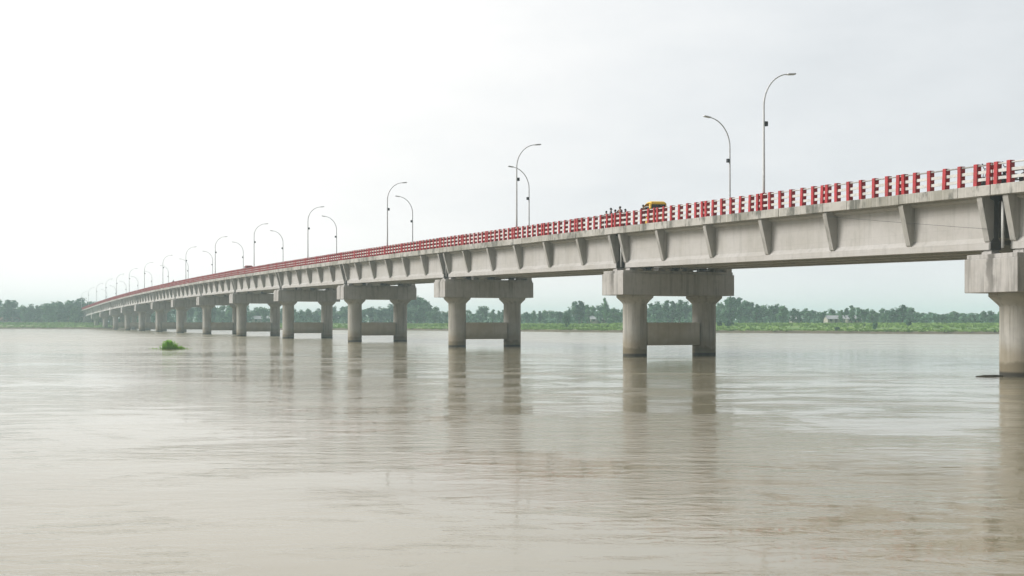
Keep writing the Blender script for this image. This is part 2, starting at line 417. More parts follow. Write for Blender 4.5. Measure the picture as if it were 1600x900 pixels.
def trunk(tall, lean=0):
    mb = MB(); H = 8.5 if tall else 6.2
    mb.tube([(0, 0, -.6), (.05, 0, 1.2), (.15 + lean, .05, 3.4), (.1 + lean, 0, H)], [.27, .2, .15, .04], 7)
    for i in range(5):
        a = i * 2.4; z = 2.4 + i * .7
        mb.tube([(.1 + lean * .5, 0, z), (math.cos(a) * 1.1, math.sin(a) * 1.1, z + 1.0), (math.cos(a) * 2, math.sin(a) * 2, z + 1.7)], [.09, .06, .025], 5)
    return mb
LEAF = ['leaf_a', 'leaf_b', 'leaf_c']
CR = {'round': [crown_round(10 + i).mesh('crown', M[LEAF[i % 3]]) for i in range(6)],
      'slender': [crown_tall(40 + i).mesh('crown', M[LEAF[(i + 1) % 3]]) for i in range(5)],
      'feathery': [crown_feather(70 + i).mesh('crown', M[LEAF[(i + 2) % 3]]) for i in range(3)]}
TR = {'round': trunk(False).mesh('trunk', M['bark']), 'slender': trunk(True).mesh('trunk', M['bark']), 'feathery': trunk(False, .3).mesh('trunk', M['bark'])}
random.seed(21)
TOP = [(-200, 472), (-60, 468), (0, 464), (18, 466), (32, 478), (60, 474), (88, 471), (101, 467), (112, 476), (122, 464), (140, 467), (165, 472), (230, 476), (300, 474), (420, 478), (470, 481),
       (530, 477), (580, 479), (602, 476), (628, 470), (645, 463), (660, 463), (672, 472), (690, 485), (720, 484), (745, 484), (760, 478), (775, 484), (820, 485), (850, 482), (885, 484), (896, 472),
       (910, 470), (922, 476), (935, 481), (945, 468), (958, 478), (1010, 474), (1030, 470), (1060, 469), (1085, 474), (1125, 470), (1140, 464), (1158, 465), (1172, 472), (1200, 474), (1222, 474),
       (1243, 481), (1265, 481), (1290, 484), (1306, 482), (1335, 477), (1352, 480), (1385, 482), (1410, 476), (1424, 480), (1440, 489), (1462, 490), (1490, 487), (1515, 488), (1540, 483), (1560, 484), (1600, 480), (1800, 474)]
def top_y(px):
    for (a, ya), (b, yb) in zip(TOP, TOP[1:]):
        if px <= b: return ya + (yb - ya) * (max(px, a) - a) / (b - a)
    return TOP[-1][1]
REG = [(-999, 120, 'left of the far bridge end'), (120, 435, 'behind the distant left bridge spans'), (435, 640, 'behind fourth and fifth piers from right'),
       (640, 700, 'between third and fourth piers from right'), (700, 830, 'behind the third pier from right'), (830, 968, 'between second and third piers from right'),
       (968, 1150, 'behind the second pier from right'), (1150, 1330, 'just right of second pier from right'), (1330, 1560, 'just left of the rightmost pier'), (1560, 9999, 'behind the rightmost pier')]
trees = []
def tree(px, d, ytop, kind, wf=1.0, label=None, depth_row='front'):
    x, y = bank(px, d); zg = ground_z(d)
    H = CAMZ + (HOR - ytop) / FPX * y - zg
    s = H / (9.6 if kind == 'round' else 10.2 if kind == 'slender' else 8.6)
    o = empty({'round': 'broadleaf_tree', 'slender': 'slender_tree', 'feathery': 'bamboo_clump'}[kind], (x, y, zg), random.uniform(0, 6.28))
    o.scale = (s * wf, s * wf, s)
    link('crown', random.choice(CR[kind]), o); link('trunk', TR[kind], o)
    trees.append((px, o, kind, depth_row, label))
px = -160
while px < 1700:
    kind = random.choices(['round', 'slender', 'feathery'], [.5, .33, .17])[0]
    tree(px, random.uniform(112, 150), top_y(px) + random.uniform(-1.0, 3.5), kind, random.uniform(1.05, 1.4) * (1.15 if kind == 'slender' else 1.0))
    px += {'round': 15, 'slender': 9, 'feathery': 13}[kind] * random.uniform(.75, 1.2)
px = -150
while px < 1700:                                                 # second row, a little lower so the front row makes the skyline
    kind = random.choices(['round', 'slender', 'feathery'], [.5, .3, .2])[0]
    tree(px, random.uniform(165, 230), top_y(px) + random.uniform(2.5, 7), kind, random.uniform(1.0, 1.3), None, 'back')
    px += random.uniform(12, 20)
for px, d, yt, kind, wf, lab in ((652, 105, 463, 'round', 1.15, 'big rounded tree left of third pier, tallest stretch of that skyline'),
                                 (634, 108, 470, 'round', 1.1, 'rounded tree just right of fourth pier, left of the biggest round tree'),
                                 (905, 104, 470, 'slender', 1.5, 'broad tall tree rising midway between second and third piers from right'),
                                 (945, 104, 465, 'slender', .7, 'thin spire-like tree just left of second pier from right'),
                                 (1141, 102, 464, 'round', 1.0, 'tall crown directly right of second pier, highest of the right-hand skyline'),
                                 (1410, 104, 476, 'slender', 1.5, 'upright tree standing above the right-hand skyline near lone field bushes')):
    tree(px, d, yt, kind, wf, lab, 'named')
for px, d, yt in ((38, 92, 479), (58, 84, 477), (76, 90, 474), (92, 78, 474), (107, 84, 472), (118, 70, 478)):
    tree(px, d, yt, random.choice(['round', 'round', 'slender']), 1.25, None, 'bank-edge')
trees.sort(key=lambda t: t[0])
ORD = ['', 'first', 'second', 'third', 'fourth', 'fifth', 'sixth', 'seventh', 'eighth', 'ninth', 'tenth', 'eleventh', 'twelfth', 'thirteenth', 'fourteenth', 'fifteenth', 'sixteenth', 'seventeenth', 'eighteenth', 'nineteenth', 'twentieth']
def ordinal(n): return ORD[n] if n < len(ORD) else '%dth' % n
KW = {'round': 'rounded', 'slender': 'slender', 'feathery': 'arching bamboo-like'}
cnt = {}
for px, o, kind, row, lab in trees:
    reg = next(r for a, b, r in REG if a <= px < b)
    if not lab:
        key = (kind, row, reg); cnt[key] = cnt.get(key, 0) + 1
        lab = '%s %s %stree from left, %s' % (ordinal(cnt[key]), KW[kind].replace('arching ', ''), 'back-row ' if row == 'back' else 'bank-edge ' if row == 'bank-edge' else '', reg)
    tag(o, lab, 'bamboo' if kind == 'feathery' else 'tree', 'trees along the far bank')
# lone bushes on the field
def bush(px, ytop, ybase, wpx, label, m):
    a = (px - 800) / FPX; y0 = shore(px)
    best = min((abs(HOR - (ground_z(d) - CAMZ) * FPX / bank(px, d)[1] - ybase), d) for d in [i * 1.0 for i in range(2, 110)])[1]
    x, y = bank(px, best); zg = ground_z(best); H = (ybase - ytop) / FPX * y; wd = wpx / FPX * y
    o = empty('bush', (x, y, zg)); mb = MB()
    for _ in range(7):
        leafy(mb, (random.uniform(-.28, .28) * wd, random.uniform(-.28, .28) * wd, random.uniform(.35, .75) * H), (wd * .28, wd * .28, H * .28), 70, .22)
    leafy(mb, (0, 0, .3 * H), (wd * .35, wd * .35, H * .3), 70, .22)
    mb.build('crown', M[m], o); MB().tube([(0, 0, -.2), (.03, 0, H * .4), (.1, 0, H * .8)], [.09, .07, .03], 6).build('trunk', M['bark'], o)
    tag(o, label, 'bush', 'lone bushes on the far field')
bush(885, 484, 513, 17, 'large dark bush on green field between second and third piers', 'leaf_b')
bush(1367, 504, 515, 8, 'small dark bush nearest the water on the right-hand field', 'leaf_b')
bush(1420, 499, 511, 11, 'round dark bush on the field below the upright right-hand tree', 'leaf_b')
bush(1139, 498, 511, 14, 'dark bush at foot of trees directly right of second pier', 'leaf_b')
bush(1124, 501, 511, 9, 'low dark bush touching right column of the second pier', 'leaf_a')
bush(40, 492, 506, 12, 'dusky bush on field at far left of the river', 'leaf_c')
bush(1308, 511, 517, 7, 'tiny green bush on the bank below the pale shed roofs', 'leaf_c')
# far wood behind, one mass
mb = MB(); random.seed(5)
for _ in range(26000):
    px = random.uniform(-700, 2300); d = random.uniform(240, 420); x, y = bank(px, d)
    tp = CAMZ + (HOR - min(490, top_y(min(max(px, -190), 1790)) + 7)) / FPX * y
    z = 2.3 + (tp - 2.3) * random.random() ** .85 * (.9 + .35 * mnoise.noise(Vector((px * .05, d * .02, 0))))
    leafy(mb, (x, y, z), (.5, .5, .5), 1, 1.0)
for _ in range(11000):                                           # scrub at the feet of the trees
    px = random.uniform(-500, 2100); d = random.uniform(122, 200); x, y = bank(px, d)
    leafy(mb, (x, y, 2.0 + 3.6 * random.random() ** 1.3 * (.8 + .6 * mnoise.noise(Vector((px * .07, 4, 0))))), (.5, .5, .4), 1, .8)
tag(mb.build('far_woodland', M['leaf_b']), kind='stuff')
# houses among the trees
def house(px, d, w_, dp, h, roof, label, rot=0.):
    x, y = bank(px, d); zg = ground_z(d)
    o = empty('village_house', (x, y, zg - .1), rot)
    wl = MB().box(-w_ / 2, w_ / 2, -dp / 2, dp / 2, 0, h).build('wall', M['plaster'], o)
    e = .45; p = [(-dp / 2 - e, h - .12), (0, h + dp * .28), (dp / 2 + e, h - .12), (dp / 2 + e, h - .02), (0, h + dp * .28 + .12), (-dp / 2 - e, h - .02)]
    MB().prism(p, -w_ / 2 - e, w_ / 2 + e).build('roof', M[roof], o)
    MB().add([(-w_ / 2 + .002, -dp / 2, h - .02), (-w_ / 2 + .002, dp / 2, h - .02), (-w_ / 2 + .002, 0, h + dp * .27), (w_ / 2 - .002, -dp / 2, h - .02), (w_ / 2 - .002, dp / 2, h - .02), (w_ / 2 - .002, 0, h + dp * .27)],
             [(0, 1, 2), (3, 5, 4)]).build('gable', M['plaster'], o)
    MB().box(-.5, .5, -dp / 2 - .05, -dp / 2 - .004, .05, 2.0).build('door', M['door'], o)
    for s in (-1, 1):
        MB().box(s * w_ * .3 - .45, s * w_ * .3 + .45, -dp / 2 - .04, -dp / 2 - .004, 1.0, 1.9).build('window', M['glass'], o)
    tag(o, label, 'house', 'village houses on the far bank')
house(1303, 126, 6, 4, 1.8, 'tin', 'pale tin-roofed house among trees midway along the right field', .1)
house(1334, 134, 5, 4, 1.8, 'tin', 'tin-roofed house right of the palest shed, under the right skyline', -.1)
house(1243, 134, 3.6, 3, 1.8, 'tin', 'small tin-roofed hut well left of the pale shed pair', .2)
house(935, 132, 6, 4, 1.8, 'tin', 'tin-roofed house by field just left of second pier', .0)
house(586, 137, 4, 4, 2.1, 'tin', 'tin-roofed house seen through fourth pier from the right', .1)
house(410, 138, 9, 5, 2.2, 'tin', 'long tin-roofed house glimpsed beneath distant spans left of fifth pier', .1)
house(62, 142, 5, 5, 2.5, 'tin', 'tin-roofed house by the trees at far left', .15)
house(22, 129, 12, 5, 1.7, 'rust', 'low rusty-roofed house at left edge of the photo', .05)

# ------------------------------------------------------------------ bridge
bridge = empty('bridge', (PX1, PY1, 0), ROTZ)
tag(bridge, 'long pale concrete girder bridge with red and white railing crossing the river', 'bridge')
# prototypes, in span coordinates: x along, y towards the near side, z = 0 at the kerb top
def girder_mb(c):
    prof = [(c - .45, -.452), (c - .45, -.60), (c - .15, -.72), (c - .15, -2.55), (c - .36, -2.80), (c - .36, -3.15), (c + .36, -3.15), (c + .36, -2.80), (c + .15, -2.55), (c + .15, -.72), (c + .45, -.60), (c + .45, -.452)]
    mb = MB(); mb.prism(prof[::-1], .6, SPAN - .6); return mb
def rib_mb(s=1, c=.6):
    y = lambda v: c + s * (v - .6)
    p = [(y(.748), -.456), (y(1.33), -.456), (y(1.34), -.53), (y(1.62), -.545), (y(1.60), -.72), (y(1.04), -2.72), (y(.94), -2.80), (y(.90), -2.74), (y(.748), -2.56)]
    if s > 0: p = p[::-1]
    return MB().prism(p, -.16, .16)
RIBX = [.78] + [SPAN * i / 6 for i in range(1, 6)] + [SPAN - .78]
GY = [.6, -2.03, -4.67, -7.3]
rib_me = rib_mb().mesh('rib', M['rib'])
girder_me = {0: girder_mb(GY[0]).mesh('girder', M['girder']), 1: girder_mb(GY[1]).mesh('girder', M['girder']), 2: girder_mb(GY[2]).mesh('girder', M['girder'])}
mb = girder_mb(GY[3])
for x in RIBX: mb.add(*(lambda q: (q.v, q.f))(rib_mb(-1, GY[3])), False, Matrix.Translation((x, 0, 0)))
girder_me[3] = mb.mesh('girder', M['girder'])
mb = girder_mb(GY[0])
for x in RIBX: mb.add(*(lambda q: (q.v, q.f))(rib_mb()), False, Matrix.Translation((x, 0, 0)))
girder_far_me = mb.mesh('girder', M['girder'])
diaph_me = MB().box(-.11, .11, GY[3] + .02, GY[0] - .02, -2.5, -.456).mesh('diaphragm', M['rib'])
Y0, Y1 = 1.75, -8.45                                             # outer faces of the two kerb beams
mb = MB()
mb.prism([(Y0 - .4, -.30), (Y0 - .4, -.45), (Y1 + .4, -.45), (Y1 + .4, -.30)], .015, SPAN - .015)
slab_me = mb.mesh('deck_slab', M['girder'])
def edge_mb(s):
    mb = MB(); nseg = 18; q = (SPAN - .03) / nseg
    a, b = (Y0 - .398, Y0) if s > 0 else (Y1, Y1 + .398)
    for i in range(nseg):                                        # cast in bays with a fine open joint
        dz = random.uniform(-.012, .012); dy = random.uniform(-.012, .012)
        mb.bbox(.015 + i * q + .008, .015 + (i + 1) * q - .008, a + dy, b + dy, -.52 + dz, dz * .5, .02)
    return mb
random.seed(3)
edge_me = [edge_mb(1).mesh('kerb_beam', M['coping']), edge_mb(-1).mesh('kerb_beam', M['coping'])]
walk_me = [MB().box(.02, SPAN - .02, Y0 - 1.6, Y0 - .402, -.298, -.03).mesh('footpath', M['coping']), MB().box(.02, SPAN - .02, Y1 + .402, Y1 + 1.6, -.298, -.03).mesh('footpath', M['coping'])]
road_me = MB().box(.02, SPAN - .02, Y1 + 1.604, Y0 - 1.604, -.298, -.17).mesh('road_surface', M['road'])
POSTX = []
for i in range(37):
    x = SPAN * i / 36
    if i == 0: POSTX.append(.22)
    elif i == 36: POSTX.append(SPAN - .22)
    elif i % 6 == 0: POSTX += [x - .21, x + .21]
    else: POSTX.append(x)
def post_mb(y):
    mb = MB(); mb.bbox(-.11, .11, y - .22, y + .10, -.02, 1.10, .012)
    return mb
RY = Y0 - .16
post_me = post_mb(0).mesh('post', M['red'])
def rails_mb(y):
    mb = MB()
    for z, h, d in ((.30, .075, .03), (.66, .075, .03)): mb.box(.03, SPAN - .03, y - d, y + d, z - h, z + h)
    mb.tube([(.03, y, 1.0), (SPAN - .03, y, 1.0)], .04, 8)
    return mb
rail_me = [rails_mb(RY).mesh('railing', M['white']), rails_mb(Y1 + .16).mesh('railing', M['white'])]
mass = MB()
def span_frame(k):
    z0, z1 = zb(k) + DEPTH, zb(k + 1) + DEPTH
    return ((k - 1) * SPAN, 0, z0), (0, -math.atan2(z1 - z0, SPAN), 0)
near_posts = 0
for k in range(0, LAST):
    loc, rot = span_frame(k)
    Mx = Matrix.Translation(loc) @ Matrix.Rotation(rot[1], 4, 'Y')
    d = link('deck_slab', slab_me, bridge, loc, rot)
    for me in edge_me: link('kerb_beam', me, d)
    for me in walk_me: link('footpath', me, d)
    link('road_surface', road_me, d)
    for x in (1.1, SPAN / 3, 2 * SPAN / 3, SPAN - 1.1): link('diaphragm', diaph_me, bridge, Mx @ Vector((x, 0, 0)), rot)
    for i in range(4):
        detailed = i == 0 and k < 10
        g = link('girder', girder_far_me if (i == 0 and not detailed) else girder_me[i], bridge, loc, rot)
        if detailed:
            for x in RIBX: link('rib', rib_me, g, (x, 0, 0))
    for i in range(2):
        r = link('railing', rail_me[i], bridge, loc, rot)
        for j, x in enumerate(POSTX):
            y = RY if i == 0 else Y1 + .16
            if i == 0 and (k in (1, 2) or (k == 0 and j >= len(POSTX) - 14)) and near_posts < 100:
                link('post', post_me, r, (x, y, random.uniform(-.012, .006)), (R(random.gauss(0, .8)), R(random.gauss(0, .7)), R(random.gauss(0, 2)))); near_posts += 1
            else: mass.add(*(lambda q: (q.v, q.f))(MB().box(x - .10, x + .10, (y - .22 if i == 0 else y - .12), (y + .10 if i == 0 else y + .12), -.02, 1.10)), False, Mx)
tag(mass.build('railing_posts', M['red'], bridge), kind='stuff')
# piers
def cap_mb():
    mb = MB(); z1 = 0.; z0 = -1.9
    mb.bbox(-1.6, 1.6, -8.75, 1.75, z0, z1 - .22, .03)
    mb.bbox(-1.52, 1.52, -8.67, 1.67, z1 - .224, z1, .03)
    for g in GY:                                                 # plinth and bearing pad under each girder end
        for s in (-1, 1): mb.box(s * .95 - .3, s * .95 + .3, g - .33, g + .33, -.01, .16).box(s * .95 - .24, s * .95 + .24, g - .26, g + .26, .16, .245)
    mb.bbox(-1.5, 1.5, -8.6, -8.05, -.02, .42, .03)
    return mb
cap_me = cap_mb().mesh('pier_cap', M['cap'])
for k in range(0, LAST):
    zc = zb(k) - .25
    cap = link('pier_cap', cap_me, bridge, ((k - 1) * SPAN, 0, zc))
    for y in (-.32, -6.92):
        zt = -1.9
        prof = [(.95, -zc - 3.0)] + [(.95, zt - .70 - (zc + zt - .70) * f) for f in (.8, .4, 0)] + [(1.02, zt - .60), (1.22, zt - .40), (1.43, zt - .20), (1.46, zt - .18), (1.46, zt - .002)]
        MB().lathe(prof, 40).build('column', M['column'], cap, (0, y, 0))
    if k < 13:
        MB().bbox(-.72, .72, -6.0, -1.05, .87 - zc, 2.68 - zc, .03).build('tie_beam', M['tie'], cap)
    MB().tube([(-.1, 1.0, .3), (-.1, 1.0, 2.6)], .07, 8).build('drain_pipe', M['pvc'], cap)
# abutment at the far end and the approach behind it
xa = (LAST - 1) * SPAN
MB().bbox(xa + .05, xa + 2.2, -8.7, 1.9, -1, zb(LAST) + DEPTH - .66, .03).build('abutment', M['cap'], bridge)
mb = MB(); zt = zb(LAST) + DEPTH - .2
mb.prism([(6, .5), (1.9, zt), (-8.7, zt), (-14, .5)][::-1], xa + 2.2, xa + 400)
tag(mb.build('approach_embankment', M['bank'], None), kind='structure')
emb = COL.objects['approach_embankment']; emb.location = (PX1, PY1, 0); emb.rotation_euler = (0, 0, ROTZ)
# thin cable along the nearest span's face
def on_face(px, yrow, y):
    x = px2x(px, y); P = bworld(x, y, 0)
    return (x, y, CAMZ + (HOR - yrow) / FPX * P.y)
a, b = Vector(on_face(1290, 338, 1.40)), Vector(on_face(1545, 358, 1.30))
MB().tube([a.lerp(b, t / 10) - Vector((0, 0, .02 * math.sin(math.pi * t / 10))) for t in range(11)], .009, 5).build('cable', M['dark'], bridge)

# ------------------------------------------------------------------ street lamps
def lamp_proto():
    o = empty('street_lamp', (0, 0, 0))
    pts = [(0, 0, .02), (0, 0, 2.5), (0, 0, 5.0), (0, 0, 6.7)]; rad = [.092, .085, .072, .064]
    for i in range(1, 13):
        t = i / 12 * math.pi / 2 * .93
        pts.append((0, -2.15 * (1 - math.cos(t)), 6.7 + 2.25 * math.sin(t))); rad.append(.064 - .026 * i / 12)
    MB().tube(pts, rad, 10).build('pole', M['steel'], o)
    e = Vector(pts[-1])
    hd = MB().bbox(-.13, .13, -.62, .05, -.05, .05, .035, Matrix.Translation(e) @ Matrix.Rotation(-.12, 4, 'X')).build('lamp_head', M['steel'], o)
    MB().box(-.1, .1, -.55, -.1, -.066, -.052, Matrix.Translation(e) @ Matrix.Rotation(-.12, 4, 'X')).build('lens', M['lens'], hd)
    MB().bbox(-.10, .10, -.28, -.06, 5.45, 5.75, .02).build('control_box', M['dark'], o)
    MB().bbox(-.17, .17, -.17, .17, -.02, 1.16, .02).build('plinth', M['red'], o)
    return o
lp = lamp_proto(); used = False
NUM = lambda n: ordinal(n)
idx = 0
for k in range(1, LAST):
    x = (k - .5) * SPAN; yy = RY - .29
    o = lp if not used else copy_tree(lp); used = True
    o.location = bworld(x, yy, zdeck(x) - .02); o.rotation_euler = (0, 0, ROTZ)
    idx += 1
    tag(o, ('nearest and tallest-looking grey lamp, arm curving right, rightmost of near railing' if idx == 1 else
            '%s grey street lamp from right along near railing, arm curving right' % NUM(idx)), 'street lamp', 'curved street lamps on the near railing')
idx = 0
for k in range(2, LAST):
    x = (k - 1) * SPAN - 2.0; yy = Y1 + .45
    o = copy_tree(lp); o.location = bworld(x, yy, zdeck(x) - .02); o.rotation_euler = (0, 0, ROTZ + math.pi); idx += 1
    tag(o, ('nearest grey lamp on far side of deck, arm curving left' if idx == 1 else
            '%s grey street lamp from right on deck far side, arm curving left' % NUM(idx)), 'street lamp', 'curved street lamps on the far side')

# ------------------------------------------------------------------ people
dg = None
def skin_mesh(name, joints, edges, mat, sub=1):
    me = bpy.data.meshes.new(name + '_skeleton'); names = list(joints)
    me.from_pydata([joints[n][0] for n in names], [(names.index(a), names.index(b)) for a, b in edges], [])
    o = bpy.data.objects.new(name + '_skeleton', me); COL.objects.link(o)
    md = o.modifiers.new('Skin', 'SKIN'); sm = o.modifiers.new('Sub', 'SUBSURF'); sm.levels = sub; sm.render_levels = sub
    for i, n in enumerate(names):
        r = joints[n][1]; r = r if isinstance(r, tuple) else (r, r)
        me.skin_vertices[0].data[i].radius = r
        me.skin_vertices[0].data[i].use_root = (i == 0)
    d = bpy.context.evaluated_depsgraph_get(); d.update()
    out = bpy.data.meshes.new_from_object(o.evaluated_get(d)); out.name = name
    out.materials.clear(); out.materials.append(mat)
    for p in out.polygons: p.use_smooth = True
    bpy.data.objects.remove(o); bpy.data.meshes.remove(me)
    return out
def person(label, loc, rotz, h, shirt, legs, pose='stand', group='people by the railing'):
    s = h / 1.72
    P = {'pelvis': (0, 0, .93), 'waist': (0, .0, 1.08), 'chest': (0, .01, 1.32), 'neck': (0, .0, 1.46), 'jaw': (0, .03, 1.535), 'crown': (0, .025, 1.645)}
    rr = {'pelvis': (.15, .11), 'waist': (.135, .10), 'chest': (.16, .11), 'neck': .052, 'jaw': (.068, .075), 'crown': (.078, .09)}
    E = [('pelvis', 'waist'), ('waist', 'chest'), ('chest', 'neck'), ('neck', 'jaw'), ('jaw', 'crown')]
    for q, sx in (('l', -1), ('r', 1)):
        if pose == 'lean':
            el, wr, hd = (sx * .25, .20, 1.16), (sx * .14, .42, 1.17), (sx * .10, .50, 1.165)
        elif pose == 'walk':
            el, wr, hd = (sx * .24, -.06 * sx, 1.16), (sx * .25, .16 * -sx, .95), (sx * .25, .2 * -sx, .88)
        else:
            el, wr, hd = (sx * .245, -.03, 1.14), (sx * .25, .05, .90), (sx * .25, .08, .82)
        st = .16 * sx if pose == 'walk' else .02
        P.update({q + 'sh': (sx * .18, 0, 1.40), q + 'el': el, q + 'wr': wr, q + 'hip': (sx * .09, 0, .88), q + 'kn': (sx * .1, .03 + st * .6, .48), q + 'an': (sx * .1, -.03 + st, .09), q + 'toe': (sx * .115, .14 + st, .035)})
        P[q + 'hd'] = hd
        rr.update({q + 'sh': .062, q + 'el': .042, q + 'wr': .03, q + 'hip': .088, q + 'kn': .056, q + 'an': .04, q + 'toe': .033, q + 'hd': (.04, .02)})
        E += [('chest', q + 'sh'), (q + 'sh', q + 'el'), (q + 'el', q + 'wr'), (q + 'wr', q + 'hd'), ('pelvis', q + 'hip'), (q + 'hip', q + 'kn'), (q + 'kn', q + 'an'), (q + 'an', q + 'toe')]
        dv = (Vector(hd) - Vector(wr)).normalized(); sd = dv.cross(Vector((0, 0, 1)) if abs(dv.z) < .8 else Vector((0, 1, 0))).normalized()
        for f, off, ln in (('i', -.027, .075), ('m', -.009, .085), ('n', .009, .078), ('p', .027, .06), ('t', -.04, .05)):
            b0 = Vector(hd) + sd * off - dv * (.035 if f == 't' else -.01)
            b1 = b0 + dv * ln * .55 + sd * (off * .9 if f == 't' else 0); b2 = b1 + dv * ln * .4 + Vector((0, .012, -.012))
            for j, bb in enumerate((b0, b1, b2)): P[q + f + str(j)] = tuple(bb); rr[q + f + str(j)] = .0095 - j * .001
            E += [(q + 'hd', q + f + '0'), (q + f + '0', q + f + '1'), (q + f + '1', q + f + '2')]
    J = {n: (P[n], rr[n]) for n in P}
    o = empty('person', loc, rotz); o.scale = (s, s, s)
    body = skin_mesh('body', J, E, M['skin'], 1)
    b = link('body', body, o)
    hm_ = MB().ball((0, .005, 1.625), (.088, .105, .098), 12); hm_.f = [f for f in hm_.f if sum(hm_.v[i][2] for i in f) / 4 > 1.60 or sum(hm_.v[i][1] for i in f) / 4 < .0]; hm_.smooth = [True] * len(hm_.f)
    hm_.build('hair', M['hair'], o)
    for sx in (-1, 1): MB().ball((sx * .03, .112, 1.598), .012, 8).build('eye', M['white_cloth'], o); MB().ball((sx * .083, .03, 1.585), (.012, .02, .03), 8).build('ear', M['skin'], o)
    MB().ball((0, .122, 1.575), (.014, .018, .024), 8).build('nose', M['skin'], o)
    MB().ball((0, .108, 1.54), (.026, .008, .007), 8).build('mouth', M['maroon'], o)
    gr = lambda n, e: (P[n], tuple(v + e for v in rr[n]) if isinstance(rr[n], tuple) else rr[n] + e)
    sj = {n: gr(n, .018) for n in ('waist', 'chest', 'lsh', 'rsh', 'lel', 'rel')}; sj['base'] = ((0, 0, .90), (.175, .135))
    sj['collar'] = ((0, 0, 1.42), (.075, .07))
    link('shirt', skin_mesh('shirt', sj, [('base', 'waist'), ('waist', 'chest'), ('chest', 'collar'), ('chest', 'lsh'), ('chest', 'rsh'), ('lsh', 'lel'), ('rsh', 'rel')], M[shirt]), o)
    tj = {n: gr(n, .02) for n in ('pelvis', 'lhip', 'rhip', 'lkn', 'rkn', 'lan', 'ran')}
    link('trousers', skin_mesh('trousers', tj, [('pelvis', 'lhip'), ('pelvis', 'rhip'), ('lhip', 'lkn'), ('rhip', 'rkn'), ('lkn', 'lan'), ('rkn', 'ran')], M[legs]), o)
    tag(o, label, 'person', group)
    return o
def on_deck(px, y, up=0.):
    x = px2x(px, y); v = bworld(x, y, zdeck(x) + up); return v
FP = -.03
OUT = ROTZ; 
person('shorter person at left of the railing group, head just above rail', on_deck(947.5, 1.05, FP), ROTZ + .3, 1.50, 'navy', 'olive', 'stand')
person('tall dark-haired person standing second from left in railing group', on_deck(954.5, .75, FP), ROTZ + math.pi - .4, 1.74, 'grey', 'olive', 'stand')
person('tall person in maroon top at right of the railing group', on_deck(969, .95, FP), ROTZ + .2, 1.72, 'maroon', 'olive', 'lean')
person('slight person in dark navy between the two taller railing people', on_deck(961.5, .5, FP), ROTZ - .6, 1.60, 'navy', 'grey', 'stand')
person('person in charcoal shirt at far right end of the railing group', on_deck(977, .6, FP), ROTZ + 2.4, 1.52, 'grey', 'olive', 'walk')
person('person standing alone just left of yellow auto rickshaw', on_deck(1005, .55, FP), ROTZ + math.pi / 2, 1.66, 'maroon', 'navy', 'stand')
person('tiny distant person walking on deck near the far lamps', on_deck(271, .9, FP), ROTZ - math.pi / 2, 1.75, 'maroon', 'grey', 'walk')

